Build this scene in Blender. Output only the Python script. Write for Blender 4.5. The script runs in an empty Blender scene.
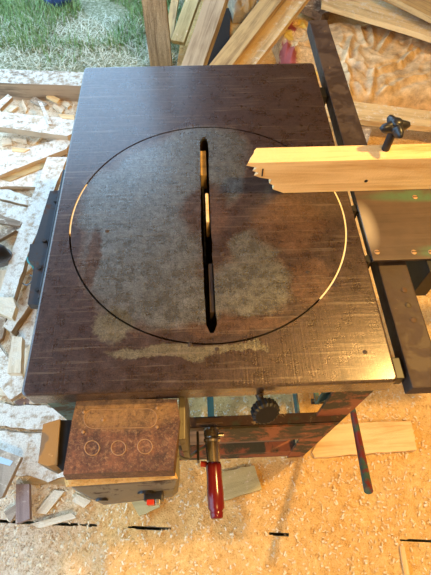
import bpy, bmesh, math, random
from mathutils import Vector, Matrix, noise
random.seed(7)
PI = math.pi
S = bpy.context.scene
C = S.collection

# ------------------------------------------------------------------ camera
CAM = Vector((-0.0058, -0.2398, 1.5802))
ROT = (Matrix.Rotation(-0.04612616, 3, 'Z') @ Matrix.Rotation(0.54148894, 3, 'X') @ Matrix.Rotation(0.00639352, 3, 'Z'))
cd = bpy.data.cameras.new('camera'); cam = bpy.data.objects.new('camera', cd); C.objects.link(cam)
cam.matrix_world = Matrix.Translation(CAM) @ ROT.to_4x4()
cd.sensor_fit = 'VERTICAL'; cd.sensor_height = 24.0; cd.lens = 431.0 / 575.0 * 24.0
cd.clip_start = 0.02; cd.clip_end = 100
S.camera = cam
# ------------------------------------------------------------------ world, lamps, exposure
w = bpy.data.worlds.new('sky'); S.world = w; w.use_nodes = True
bg = w.node_tree.nodes['Background']
bg.inputs[0].default_value = (0.42, 0.69, 1.0, 1); bg.inputs[1].default_value = 4.9
for loc, en, ss in (((1.0, 0.36, 2.25), 175, .04), ((.40, -1.25, 2.3), 120, .12)):      # two unseen lamps: right inferred from shadows, second added to brighten front and floor
    ld = bpy.data.lights.new('unseen_bulb', 'POINT'); ld.energy = en; ld.color = (1.0, 0.62, 0.185); ld.shadow_soft_size = ss
    lo = bpy.data.objects.new('unseen_bulb', ld); C.objects.link(lo); lo.location = loc
S.view_settings.view_transform = 'Standard'; S.view_settings.look = 'None'
S.view_settings.gamma = 1; S.view_settings.use_curve_mapping = False
S.view_settings.exposure = -0.12

# ------------------------------------------------------------------ helpers
def ray(x, y): return ROT @ Vector(((x - 215.5) / 431, -(y - 287.5) / 431, -1))
def U(x, y, z):                      # the point at height z
    d = ray(x, y); return CAM + d * ((z - CAM.z) / d.z)
def V(x, y, Y):                      # the point in the upright plane y = Y
    d = ray(x, y); return CAM + d * ((Y - CAM.y) / d.y)

def tag(o, label=None, cat=None, group=None, kind=None):
    if label: o['label'] = label
    if cat: o['category'] = cat
    if group: o['group'] = group
    if kind: o['kind'] = kind
    return o
def empty(name, loc, label, cat, group=None):
    o = bpy.data.objects.new(name, None); C.objects.link(o); o.location = loc; o.empty_display_size = .05
    return tag(o, label, cat, group)
def link(name, bm, mat, parent=None, smooth=False, mw=None):
    bmesh.ops.recalc_face_normals(bm, faces=bm.faces)
    me = bpy.data.meshes.new(name); bm.to_mesh(me); bm.free()
    if smooth:
        for p in me.polygons: p.use_smooth = True
    me.materials.append(mat)
    o = bpy.data.objects.new(name, me); C.objects.link(o)
    m = mw if mw is not None else Matrix.Identity(4)
    if parent is not None:
        o.parent = parent
        pm = Matrix.Identity(4); q = parent
        while q is not None: pm = q.matrix_basis @ pm; q = q.parent
        o.matrix_basis = pm.inverted() @ m
    else: o.matrix_basis = m
    return o
def bevel(bm, w, seg=2):
    if w > 0:
        bmesh.ops.bevel(bm, geom=[e for e in bm.edges if e.is_manifold and e.calc_face_angle(0) > .5], offset=w, segments=seg, affect='EDGES', profile=.6, clamp_overlap=True)
def box(bm, a, b):
    a = Vector(a); b = Vector(b)
    r = bmesh.ops.create_cube(bm, size=1, matrix=Matrix.Translation((a + b) / 2) @ Matrix.Diagonal((*(b - a), 1)))
    return r['verts']
def boxo(name, a, b, mat, parent=None, bv=.002):
    a = Vector(a); b = Vector(b); c = (a + b) / 2
    bm = bmesh.new(); box(bm, a - c, b - c); bevel(bm, bv)
    return link(name, bm, mat, parent, mw=Matrix.Translation(c))
def cyl(bm, p0, p1, r0, r1=None, seg=20):
    p0 = Vector(p0); p1 = Vector(p1); r1 = r0 if r1 is None else r1; d = p1 - p0
    m = Matrix.Translation((p0 + p1) / 2) @ d.to_track_quat('Z', 'Y').to_matrix().to_4x4()
    bmesh.ops.create_cone(bm, cap_ends=True, segments=seg, radius1=r0, radius2=r1, depth=d.length, matrix=m)
def lathe(bm, p0, axis, prof, seg=28, lobes=0, amp=0):
    axis = Vector(axis).normalized(); q = axis.to_track_quat('Z', 'Y').to_matrix().to_4x4(); M = Matrix.Translation(p0) @ q
    rings = []
    for t, r in prof:
        rings.append([bm.verts.new(M @ Vector((r * (1 + amp * math.cos(lobes * a)) * math.cos(a), r * (1 + amp * math.cos(lobes * a)) * math.sin(a), t))) for a in [2 * PI * k / seg for k in range(seg)]])
    for A, B in zip(rings, rings[1:]):
        for k in range(seg): bm.faces.new((A[k], A[(k + 1) % seg], B[(k + 1) % seg], B[k]))
    bm.faces.new(rings[0][::-1]); bm.faces.new(rings[-1])
def tube(name, pts, r, mat, parent=None, seg=8):
    bm = bmesh.new(); P = [Vector(p) for p in pts]; Q = []
    for i in range(len(P) - 1):
        a = P[max(i - 1, 0)]; b = P[i]; c = P[i + 1]; d = P[min(i + 2, len(P) - 1)]
        for k in range(6):
            t = k / 6; Q.append(.5 * ((2 * b) + (c - a) * t + (2 * a - 5 * b + 4 * c - d) * t * t + (3 * b - a - 3 * c + d) * t ** 3))
    Q.append(P[-1]); rings = []
    for i, p in enumerate(Q):
        t = (Q[min(i + 1, len(Q) - 1)] - Q[max(i - 1, 0)]).normalized(); u = t.orthogonal().normalized()
        if i: u = (pu - t * pu.dot(t)).normalized()
        pu = u; v = t.cross(u)
        rings.append([bm.verts.new(p + r * (math.cos(2 * PI * k / seg) * u + math.sin(2 * PI * k / seg) * v)) for k in range(seg)])
    for A, B in zip(rings, rings[1:]):
        for k in range(seg): bm.faces.new((A[k], A[(k + 1) % seg], B[(k + 1) % seg], B[k]))
    bm.faces.new(rings[0][::-1]); bm.faces.new(rings[-1])
    return link(name, bm, mat, parent, True)
def loft(bm, rings):
    R = [[bm.verts.new(p) for p in r] for r in rings]; n = len(R[0])
    for A, B in zip(R, R[1:]):
        for k in range(n): bm.faces.new((A[k], A[(k + 1) % n], B[(k + 1) % n], B[k]))
    bm.faces.new(R[0][::-1]); bm.faces.new(R[-1])
def plate(outer, holes, z0, z1, bm=None):
    """solid plate with openings; outer and holes are lists of (x, y)"""
    bm = bm or bmesh.new()
    for z in (z0, z1):
        loops = []
        for L in [outer] + holes:
            vs = [bm.verts.new((x, y, z)) for x, y in L]
            loops += [bm.edges.new((vs[i], vs[(i + 1) % len(vs)])) for i in range(len(vs))]
        bmesh.ops.triangle_fill(bm, edges=loops, use_beauty=True, use_dissolve=False)
    bm.verts.ensure_lookup_table()
    n = sum(len(L) for L in [outer] + holes); base = len(bm.verts) - 2 * n; o = 0
    for L in [outer] + holes:
        m = len(L)
        for i in range(m):
            j = (i + 1) % m
            bm.faces.new((bm.verts[base + o + i], bm.verts[base + o + j], bm.verts[base + n + o + j], bm.verts[base + n + o + i]))
        o += m
    return bm
def slab(name, px, z, th, mat, label=None, cat=None, group=None, parent=None, bv=.002, tilt=None, rough=0, kind=None):
    """board whose top face has this outline; local X runs along its longest edge. z: one height or one per corner"""
    zs = z if isinstance(z, (list, tuple)) else [z] * len(px)
    P = [U(p[0], p[1], zz) for p, zz in zip(px, zs)]
    return solid(name, P, th, mat, label, cat, group, parent, bv, rough, kind)
def solid(name, P, th, mat, label=None, cat=None, group=None, parent=None, bv=.002, rough=0, kind=None):
    c = sum(P, Vector()) / len(P); n = len(P)
    L = max(range(n), key=lambda i: (P[(i + 1) % n] - P[i]).length)
    X = (P[(L + 1) % n] - P[L]).normalized()
    nor = Vector()
    for i in range(n): nor += (P[i] - c).cross(P[(i + 1) % n] - c)
    nor.normalize()
    if nor.z < 0: nor = -nor
    Y = nor.cross(X).normalized(); X = Y.cross(nor)
    M = Matrix((X, Y, nor)).transposed().to_4x4(); M.translation = c
    I = M.inverted(); Q = [I @ p for p in P]
    if rough:
        R = []
        for i in range(n):
            a = Q[i]; b = Q[(i + 1) % n]; k = max(1, int((b - a).length / .02))
            for t in range(k):
                p = a.lerp(b, t / k); s = noise.noise(p * 30 + c * 9) * rough * (1 if t else .3); R.append(p + Vector((0, s, 0)))
        Q = R
    bm = bmesh.new(); loft(bm, [[Vector((q.x, q.y, -th)) for q in Q], [Vector((q.x, q.y, 0)) for q in Q]])
    bevel(bm, bv, 1)
    o = link(name, bm, mat, parent, mw=M)
    return tag(o, label, cat, group, kind)
def beam(name, A, B, wid, th, mat, label=None, cat=None, group=None, e0=0, e1=0, up=(0, 0, 1), parent=None, roll=0, bv=.004):
    A = Vector(A); B = Vector(B); X = (B - A).normalized(); A = A - X * e0; B = B + X * e1
    Y = Vector(up).cross(X).normalized(); Z = X.cross(Y)
    M = Matrix((X, Y, Z)).transposed().to_4x4() @ Matrix.Rotation(roll, 4, 'X'); M.translation = (A + B) / 2
    L = (B - A).length / 2; bm = bmesh.new()
    n = 14; rings = []
    for i in range(n + 1):
        x = -L + 2 * L * i / n; j = noise.noise(Vector((x * 3, L, wid))) * .004
        rings.append([Vector((x, y * wid / 2 + j, z * th / 2 + j * .5)) for y, z in ((-1, -1), (1, -1), (1, 1), (-1, 1))])
    loft(bm, rings); bmesh.ops.bevel(bm, geom=[e for e in bm.edges if e.calc_face_angle(0) > .5], offset=bv, segments=2, affect='EDGES')
    o = link(name, bm, mat, parent, mw=M)
    return tag(o, label, cat, group)
def circle(cx, cy, r, n=128): return [(cx + r * math.cos(2 * PI * k / n), cy + r * math.sin(2 * PI * k / n)) for k in range(n)]

# ------------------------------------------------------------------ materials
class NT:
    def __init__(s, name):
        s.m = bpy.data.materials.new(name); s.m.use_nodes = True; s.t = s.m.node_tree; s.b = s.t.nodes['Principled BSDF']
    def n(s, typ, **kw):
        x = s.t.nodes.new(typ)
        for k, v in kw.items():
            if k.startswith('i_'): x.inputs[k[2:].replace('_', ' ')].default_value = v
            else: setattr(x, k, v)
        return x
    def l(s, a, b): s.t.links.new(a, b)
    def coord(s, kind='Object', scale=(1, 1, 1), rot=(0, 0, 0)):
        if kind == 'World': o = s.n('ShaderNodeNewGeometry').outputs['Position']
        else: o = s.n('ShaderNodeTexCoord').outputs[kind]
        mp = s.n('ShaderNodeMapping'); mp.inputs['Scale'].default_value = scale; mp.inputs['Rotation'].default_value = rot; s.l(o, mp.inputs[0]); return mp.outputs[0]
    def noise(s, vec, scale, detail=4, rough=.6, dist=0):
        x = s.n('ShaderNodeTexNoise'); x.inputs['Scale'].default_value = scale; x.inputs['Detail'].default_value = detail
        x.inputs['Roughness'].default_value = rough; x.inputs['Distortion'].default_value = dist; s.l(vec, x.inputs['Vector']); return x.outputs['Fac']
    def ramp(s, fac, stops, interp='LINEAR'):
        r = s.n('ShaderNodeValToRGB'); r.color_ramp.interpolation = interp; e = r.color_ramp.elements
        while len(e) < len(stops): e.new(.5)
        for k, (p, c) in enumerate(stops):
            e[k].position = p; e[k].color = (*c, 1) if isinstance(c, (tuple, list)) else (c, c, c, 1)
        s.l(fac, r.inputs[0]); return r.outputs[0]
    def mix(s, f, a, b, mode='MIX'):
        x = s.n('ShaderNodeMix', data_type='RGBA', blend_type=mode)
        for v, i in ((f, 0), (a, 6), (b, 7)):
            if hasattr(v, 'is_linked') or hasattr(v, 'links'): s.l(v, x.inputs[i])
            else: x.inputs[i].default_value = (*v, 1) if isinstance(v, (tuple, list)) else v
        return x.outputs[2]
    def math(s, op, a, b=0, clamp=False):
        x = s.n('ShaderNodeMath', operation=op); x.use_clamp = clamp
        for v, i in ((a, 0), (b, 1)):
            if hasattr(v, 'links'): s.l(v, x.inputs[i])
            else: x.inputs[i].default_value = v
        return x.outputs[0]
    def out(s, col=None, rough=None, metal=None, bump=None, bs=.3, bd=.002, spec=None):
        for v, k in ((col, 'Base Color'), (rough, 'Roughness'), (metal, 'Metallic'), (spec, 'Specular IOR Level')):
            if v is None: continue
            if hasattr(v, 'links'): s.l(v, s.b.inputs[k])
            else: s.b.inputs[k].default_value = (*v, 1) if isinstance(v, (tuple, list)) else v
        if bump is not None:
            b = s.n('ShaderNodeBump'); b.inputs['Strength'].default_value = bs; b.inputs['Distance'].default_value = bd
            s.l(bump, b.inputs['Height']); s.l(b.outputs[0], s.b.inputs['Normal'])
        return s.m
def wood(name, light, dark, sc=1.0, dust=0.0, rough=.75, fleck=.5, dustcol=(.86, .74, .55)):
    t = NT(name); v = t.coord('Object', (2.5 * sc, 34 * sc, 34 * sc)); v2 = t.coord('Object')
    g = t.noise(v, 1.0, 5, .65, .6); big = t.noise(v2, 6, 3)
    m = t.math('ADD', t.math('MULTIPLY', g, .75), t.math('MULTIPLY', big, .25))
    col = t.ramp(m, [(.36, dark), (.52, light), (.72, tuple(min(1, c * 1.12) for c in light))])
    fl = t.ramp(t.noise(v2, 160 * sc, 2, .7), [(.60, 0.0), (.72, 1.0)])
    col = t.mix(t.math('MULTIPLY', fl, fleck * .5), col, dark)
    if dust:
        dn = t.noise(t.coord('World'), 26, 5, .75)
        dm = t.ramp(dn, [(.62 - dust * .4, 0.0), (.74 - dust * .4, 1.0)])
        sx = t.n('ShaderNodeSeparateXYZ'); t.l(t.n('ShaderNodeNewGeometry').outputs['True Normal'], sx.inputs[0])
        dm = t.math('MULTIPLY', dm, t.ramp(sx.outputs['Z'], [(.35, 0.0), (.7, 1.0)]))
        col = t.mix(dm, col, t.ramp(t.noise(t.coord('World'), 230, 3, .7), [(.35, tuple(c * .72 for c in dustcol)), (.6, dustcol)]))
    return t.out(col, rough, 0, t.math('ADD', g, t.noise(t.coord('World'), 260, 3)), .5, .0025)
def paint(name, base, rust, amt=.45, rough=.5, metal=.2, sc=14, bump=.3, edge=.08, dustamt=0):
    t = NT(name); v = t.coord('World')
    n = t.noise(v, sc, 7, .7, .4); m = t.ramp(n, [(amt, 1.0), (amt + edge, 0.0)])
    col = t.mix(m, t.mix(t.noise(v, 60, 4), tuple(c * .7 for c in base), base), t.mix(t.noise(v, 90, 4), tuple(c * .5 for c in rust), rust))
    if dustamt:
        col = t.mix(t.ramp(t.noise(v, 45, 6, .8), [(.68 - dustamt * .3, 0.0), (.8 - dustamt * .3, 1.0)]), col, (.62, .42, .19))
    return t.out(col, t.mix(m, (rough,) * 3, (.8,) * 3), metal, t.noise(v, 120, 5), bump, .001)
def plain(name, col, rough=.5, metal=0.0, var=.3, sc=60, bump=.15):
    t = NT(name); v = t.coord('Object'); n = t.noise(v, sc, 4)
    return t.out(t.mix(n, tuple(c * (1 - var) for c in col), tuple(min(1, c * (1 + var)) for c in col)), rough, metal, n, bump, .001)

M = {}
M['pale'] = wood('pale wood', (.80, .66, .46), (.50, .35, .18), dust=.35)
M['fresh'] = wood('fresh pine', (.84, .56, .25), (.60, .33, .11), 1.0, rough=.6, fleck=.25)
M['white'] = wood('dusty board', (.52, .38, .24), (.28, .18, .10), dust=.58, dustcol=(.86, .80, .68), fleck=.9)
M['beam'] = wood('threshold wood', (.36, .25, .15), (.14, .09, .05), dust=.5, dustcol=(.72, .66, .55))
M['bark'] = wood('brown weathered wood', (.30, .20, .12), (.12, .075, .045), dust=.25)
M['grey'] = wood('grey weathered wood', (.42, .33, .24), (.20, .15, .10), dust=.2)
M['gold'] = wood('old timber', (.56, .37, .15), (.26, .15, .055), .8, dust=.0)
M['goldlight'] = wood('pale timber', (.74, .54, .26), (.44, .28, .11), .8, dust=.25)
M['gold2'] = wood('greyish old timber', (.48, .37, .23), (.26, .18, .10), .8, dust=.0)
M['olive'] = wood('olive board', (.50, .42, .20), (.32, .25, .10), fleck=.2, dust=.1)
M['purple'] = wood('purplish brown wood', (.34, .24, .21), (.18, .12, .10), dust=.1)
M['cut'] = wood('cut side', (.45, .30, .17), (.20, .12, .06))
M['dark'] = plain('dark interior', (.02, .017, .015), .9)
M['black'] = plain('black plastic', (.018, .017, .018), .35, var=.2)
M['blackmetal'] = plain('black oily steel', (.03, .028, .028), .42, .6)
M['steel'] = plain('dull steel', (.38, .36, .33), .38, .9)
M['chrome'] = plain('worn chrome', (.5, .47, .42), .25, 1.0)
M['red'] = plain('red plastic', (.15, .008, .010), .2, var=.15, bump=.05)
M['redswitch'] = plain('red switch', (.5, .03, .01), .35)
M['wallwood'] = wood('shed wall boards', (.16, .11, .07), (.07, .045, .03), .5)
M['teal'] = paint('teal paint', (.05, .14, .12), (.13, .08, .035), .42, dustamt=.15)
M['green'] = paint('olive green paint', (.085, .085, .04), (.13, .065, .03), .50, dustamt=.3)
M['legpaint'] = paint('worn red oxide paint', (.36, .105, .04), (.08, .065, .03), .46, .6, .1, 9, dustamt=.25)
M['leverpaint'] = paint('red lever paint', (.20, .02, .015), (.06, .13, .10), .44, .45, .1, 22)
M['skirt'] = paint('brown rust cast iron', (.07, .05, .028), (.15, .08, .04), .48, .55, .4, 20, dustamt=.2)
M['bracket'] = paint('blue black steel', (.045, .05, .06), (.09, .06, .05), .38, .45, .5, 30)
M['rail'] = paint('brown steel rail', (.055, .034, .026), (.10, .065, .045), .46, .55, .35, 26, dustamt=.1)
M['chip'] = plain('wood shaving', (.82, .66, .42), .8, var=.2, sc=20)
M['blue'] = plain('blue cloth', (.03, .07, .22), .7, var=.5, sc=12, bump=.4)
M['cable'] = plain('grey cable', (.16, .17, .18), .5)
M['tealcable'] = plain('teal cable', (.02, .22, .2), .5)

def blob_mask(t, pos, blobs):
    """smallest normalised distance to any of the elliptical stains (world x, y)"""
    acc = None
    for (cx, cy, rx, ry) in blobs:
        sb = t.n('ShaderNodeVectorMath', operation='SUBTRACT'); t.l(pos, sb.inputs[0]); sb.inputs[1].default_value = (cx, cy, 0)
        ml = t.n('ShaderNodeVectorMath', operation='MULTIPLY'); t.l(sb.outputs[0], ml.inputs[0]); ml.inputs[1].default_value = (1 / rx, 1 / ry, 0)
        ln = t.n('ShaderNodeVectorMath', operation='LENGTH'); t.l(ml.outputs[0], ln.inputs[0])
        acc = ln.outputs['Value'] if acc is None else t.math('MINIMUM', acc, ln.outputs['Value'])
    return acc
def pxblob(x, y, rx, ry):
    a = U(x, y, .85); return (a.x, a.y, (U(x + rx, y, .85) - a).length, (U(x, y - ry, .85) - a).length)
def table_mat():
    t = NT('patinated cast iron'); w = t.n('ShaderNodeNewGeometry').outputs['Position']
    nz = t.n('ShaderNodeTexNoise'); nz.inputs['Scale'].default_value = 9; nz.inputs['Detail'].default_value = 6; nz.inputs['Roughness'].default_value = .7; t.l(w, nz.inputs['Vector'])
    sc = t.n('ShaderNodeVectorMath', operation='MULTIPLY'); t.l(nz.outputs['Color'], sc.inputs[0]); sc.inputs[1].default_value = (.085, .085, 0)
    ad = t.n('ShaderNodeVectorMath', operation='ADD'); t.l(w, ad.inputs[0]); t.l(sc.outputs[0], ad.inputs[1])
    of = t.n('ShaderNodeVectorMath', operation='ADD'); t.l(ad.outputs[0], of.inputs[0]); of.inputs[1].default_value = (-.0425, -.0425, 0)
    pos = of.outputs[0]
    bare = [pxblob(*b) for b in ((142, 245, 64, 70), (172, 300, 66, 28), (160, 185, 58, 46), (200, 150, 50, 26), (110, 205, 34, 40), (250, 285, 46, 34), (255, 245, 30, 18), (185, 160, 40, 22), (225, 170, 22, 34))]
    rustb = [pxblob(*b) for b in ((205, 208, 28, 28), (290, 225, 40, 30), (240, 325, 70, 10), (310, 280, 22, 26), (92, 262, 10, 34))]
    olive = [pxblob(*b) for b in ((165, 350, 70, 8), (110, 325, 22, 18), (240, 348, 30, 5))]
    mb = t.ramp(blob_mask(t, pos, bare), [(.6, 1.0), (.98, .6), (1.3, 0.0)])
    mr = t.ramp(blob_mask(t, pos, rustb), [(.7, .9), (1.2, 0.0)])
    mo = t.ramp(blob_mask(t, pos, olive), [(.8, 1.0), (1.2, 0.0)])
    fine = t.noise(w, 420, 3, .7); mid = t.noise(w, 32, 6, .75)
    wv = t.n('ShaderNodeMapping'); wv.inputs['Scale'].default_value = (6, 160, 1); t.l(w, wv.inputs[0]); streak = t.noise(wv.outputs[0], 1, 3, .6)
    wv2 = t.n('ShaderNodeMapping'); wv2.inputs['Scale'].default_value = (300, 5, 1); t.l(w, wv2.inputs[0]); streak2 = t.noise(wv2.outputs[0], 1, 3, .6)
    brown = t.mix(mid, (.026, .013, .011), (.066, .038, .030))
    brown = t.mix(t.ramp(t.noise(w, 14, 5, .7), [(.5, 0.0), (.62, .5)]), brown, (.040, .021, .021))
    steel = t.mix(mid, (.10, .10, .096), (.20, .197, .183))
    col = t.mix(mb, brown, steel)
    rim = t.ramp(blob_mask(t, pos, bare), [(.80, 0.0), (1.02, .75), (1.12, .75), (1.4, 0.0)])
    edge = t.math('MAXIMUM', mr, rim)
    rustc = t.mix(mid, (.050, .024, .016), (.12, .062, .038))
    col = t.mix(edge, col, rustc)
    col = t.mix(mo, col, t.mix(mid, (.10, .085, .055), (.15, .13, .09)))
    ff = t.mix(1.0, t.ramp(fine, [(.35, .62), (.65, 1.4)]), t.ramp(t.noise(w, 110, 6, .8), [(.35, .6), (.65, 1.45)]), 'MULTIPLY'); col = t.mix(1.0, col, ff, 'MULTIPLY')
    scr = t.ramp(streak, [(.56, 0.0), (.74, .40)]); col = t.mix(scr, col, (.26, .20, .15))
    sp = t.ramp(t.noise(w, 55, 7, .85), [(.69, 0.0), (.74, .7)]); col = t.mix(sp, col, (.30, .20, .12))
    rgh = t.math('ADD', t.mix(mb, (.33,) * 3, (.30,) * 3), t.math('MULTIPLY', t.math('SUBTRACT', mid, .5), .8))
    met = t.mix(mb, (.45,) * 3, (.75,) * 3)
    h = t.math('ADD', t.math('ADD', t.math('MULTIPLY', fine, .4), t.math('MULTIPLY', streak, .5)), t.math('MULTIPLY', t.math('ADD', mid, streak2), .5))
    t.b.inputs['Coat Weight'].default_value = .9; t.b.inputs['Coat IOR'].default_value = 1.65; t.b.inputs['Coat Roughness'].default_value = .22
    return t.out(col, rgh, met, h, .6, .0016)
M['table'] = table_mat()
def platemat():
    t = NT('worn green carriage plate'); w = t.n('ShaderNodeNewGeometry').outputs['Position']
    mp = t.n('ShaderNodeMapping'); mp.inputs['Scale'].default_value = (4, 110, 1); t.l(w, mp.inputs[0]); st = t.noise(mp.outputs[0], 1, 4, .6)
    mid = t.noise(w, 18, 6, .7)
    col = t.mix(t.math('ADD', t.math('MULTIPLY', st, .5), t.math('MULTIPLY', mid, .5)), (.018, .012, .010), (.14, .085, .055))
    a = U(431, 200, .85); g1 = t.ramp(blob_mask(t, w, [(a.x, .425, .17, .022), (.5, .27, .08, .02)]), [(.5, .85), (1.3, 0.0)])
    g1 = t.math('MULTIPLY', g1, t.ramp(mid, [(.4, .3), (.55, 1.0)]))
    col = t.mix(g1, col, (.055, .13, .07))
    b = U(372, 225, .85); col = t.mix(t.ramp(blob_mask(t, w, [(.345, b.y, .03, .075)]), [(.3, .6), (1.1, 0.0)]), col, (.5, .42, .32))
    return t.out(col, .5, .15, st, .5, .001)
M['plate'] = platemat()
def rustboxmat():
    t = NT('rusty dusty cover'); w = t.n('ShaderNodeNewGeometry').outputs['Position']
    mid = t.ramp(t.noise(w, 34, 7, .8), [(.36, 0.0), (.64, 1.0)]); fine = t.noise(w, 200, 5, .8)
    col = t.mix(mid, (.045, .018, .012), (.20, .08, .038))
    back = U(122, 420, .79); m = t.ramp(blob_mask(t, w, [(back.x, back.y + .012, .125, .042)]), [(.55, .75), (1.15, 0.0)])
    m = t.math('MULTIPLY', m, t.ramp(t.noise(w, 70, 5, .8), [(.3, .45), (.65, 1.0)]))
    col = t.mix(m, col, (.34, .20, .07)); col = t.mix(t.ramp(t.noise(w, 16, 6, .75), [(.40, .65), (.55, 0.0)]), col, (.035, .016, .012))
    col = t.mix(t.ramp(fine, [(.50, 0.0), (.66, .5)]), col, (.38, .23, .12)); col = t.mix(t.ramp(t.noise(w, 130, 5, .8), [(.34, .7), (.48, 0.0)]), col, (.03, .015, .01))
    return t.out(col, .6, .15, fine, .4, .001)
M['rustbox'] = rustboxmat()
def sawdust():
    t = NT('sawdust'); w = t.n('ShaderNodeNewGeometry').outputs['Position']
    a = t.noise(w, 170, 4, .8); b = t.noise(w, 7, 5, .65); c = t.noise(w, 45, 4, .7)
    vo = t.n('ShaderNodeTexVoronoi'); vo.inputs['Scale'].default_value = 190; t.l(w, vo.inputs['Vector'])
    s = t.math('ADD', t.math('MULTIPLY', a, .5), t.math('MULTIPLY', c, .5))
    col = t.ramp(s, [(.34, (.40, .20, .055)), (.47, (.76, .47, .17)), (.64, (.93, .65, .29))])
    col = t.mix(t.ramp(b, [(.42, 0.0), (.7, .55)]), col, (.62, .36, .12))
    col = t.mix(t.ramp(t.noise(w, 90, 6, .85), [(.70, 0.0), (.75, .8)]), col, (.22, .11, .04))
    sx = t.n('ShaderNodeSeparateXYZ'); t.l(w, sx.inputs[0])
    pm = t.ramp(t.math('ADD', t.math('MULTIPLY', sx.outputs['X'], -1.0), t.math('MULTIPLY', b, .4)), [(.48, 0.0), (.80, .85)])  # sawdust colour paled towards the left to paint in the cool daylight
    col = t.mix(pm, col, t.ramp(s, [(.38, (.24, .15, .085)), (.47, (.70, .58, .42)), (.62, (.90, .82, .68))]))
    h = t.math('ADD', t.math('MULTIPLY', vo.outputs['Distance'], .6), t.math('ADD', a, c))
    return t.out(col, .95, 0, h, .8, .004, spec=.2)
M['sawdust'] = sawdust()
def groundmat():
    t = NT('straw ground'); w = t.n('ShaderNodeNewGeometry').outputs['Position']
    n = t.noise(w, 60, 5, .8); b = t.noise(w, 3, 4)
    col = t.ramp(n, [(.35, (.10, .12, .04)), (.5, (.30, .29, .16)), (.65, (.62, .58, .42))])
    return t.out(col, .95, 0, n, .8, .02)
M['ground'] = groundmat()
def grassmat(name, a, b):
    t = NT(name); o = t.n('ShaderNodeObjectInfo'); w = t.n('ShaderNodeNewGeometry').outputs['Position']
    return t.out(t.mix(t.ramp(t.noise(w, 40, 3, .7), [(.35, 0.0), (.65, 1.0)]), a, b), .6, 0)
M['grass'] = grassmat('grass', (.09, .22, .05), (.30, .42, .16)); M['straw'] = grassmat('straw', (.55, .52, .34), (.75, .74, .58))
def sackmat():
    t = NT('dusty paper'); w = t.n('ShaderNodeNewGeometry').outputs['Position']
    n = t.noise(w, 9, 7, .75); f = t.n('ShaderNodeTexNoise'); f.noise_type = 'RIDGED_MULTIFRACTAL'; f.inputs['Scale'].default_value = 7; f.inputs['Detail'].default_value = 5; f.inputs['Distortion'].default_value = .8; t.l(w, f.inputs['Vector']); f = f.outputs['Fac']
    col = t.ramp(n, [(.35, (.34, .22, .11)), (.5, (.62, .43, .22)), (.62, (.82, .59, .32))])
    return t.out(col, .6, 0, f, .6, .010)
M['sack'] = sackmat()
def bagmat(name, base, other, dust=.5):
    t = NT(name); w = t.n('ShaderNodeNewGeometry').outputs['Position']
    col = t.mix(t.ramp(t.noise(w, 12, 3), [(.50, 0.0), (.53, 1.0)]), base, other)
    col = t.mix(t.ramp(t.noise(w, 22, 6, .8), [(.6 - .3 * dust, 0.0), (.7 - .3 * dust, .9)]), col, (.75, .52, .27))
    return t.out(col, .7, 0, t.noise(w, 160, 3), .4, .003)
def printbag():
    t = NT('printed bag under sawdust'); w = t.n('ShaderNodeNewGeometry').outputs['Position']
    a = t.noise(w, 60, 5, .8); col = t.ramp(a, [(.35, (.42, .25, .10)), (.6, (.80, .56, .28))])
    nz = t.math('MULTIPLY', t.math('SUBTRACT', t.noise(w, 20, 5, .8), .5), 1.6)
    for spots, c in ((((288, 58, 9, 16), (318, 55, 4, 9), (291, 30, 5, 6)), (.34, .07, .06)), (((303, 27, 6, 5), (288, 38, 6, 5), (312, 70, 10, 3)), (.72, .50, .10))):
        bl = []
        for x, y, rx, ry in spots:
            p = U(x, y, .13); bl.append((p.x, p.y, (U(x + rx, y, .13) - p).length, (U(x, y - ry, .13) - p).length))
        col = t.mix(t.ramp(t.math('ADD', blob_mask(t, w, bl), nz), [(.75, 1.0), (1.0, 0.0)]), col, c)
    return t.out(col, .8, 0, a, .6, .006)
M['redbag'] = printbag()
M['yellowbag'] = bagmat('yellow print', (.80, .56, .04), (.55, .40, .2), .2)
M['plasticbag'] = bagmat('dusty clear bag', (.34, .27, .18), (.48, .38, .24), .1)

# ------------------------------------------------------------------ structure: shed shell, floor, ground
def struct(name, o): o['kind'] = 'structure'; return o
bm = bmesh.new(); g = 40
bmesh.ops.create_grid(bm, x_segments=g, y_segments=g, size=9, matrix=Matrix.Translation((-3, 6, -.06)))
for v in bm.verts: v.co.z += noise.noise(v.co * .8) * .03
struct('ground', link('ground', bm, M['ground']))
# plank floor, laid slightly askew under the saw
FR = Matrix.Rotation(-.082, 4, 'Z')
bm = bmesh.new(); gy = -.193; y = gy - .24 * 6
k = 0
while y < 3.3:
    hi = min(y + .232, 3.3)
    if hi - y > .03: box(bm, (-1.9 if hi < 2.15 else -.32, y, -.03), (2.2, hi, -.006))
    y += .24; k += 1
o = link('floor', bm, M['grey'], mw=FR); struct('floor', o)
boxo('wall_right', (2.2, -2.0, -.05), (2.26, 3.4, 2.75), M['wallwood'])['kind'] = 'structure'
boxo('wall_back', (-.12, 3.4, -.05), (2.26, 3.46, 2.75), M['wallwood'])['kind'] = 'structure'
boxo('wall_front', (-1.9, -2.06, -.05), (2.26, -2.0, 2.75), M['wallwood'])['kind'] = 'structure'
bm = bmesh.new(); loft(bm, [[(-1.75, -2.06, z), (2.26, -2.06, z), (2.26, 3.46, z), (-.18, 3.46, z), (-.18, 2.45, z), (-1.75, 2.45, z)] for z in (2.75, 2.8)]); link('ceiling', bm, M['wallwood'])['kind'] = 'structure'

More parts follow.
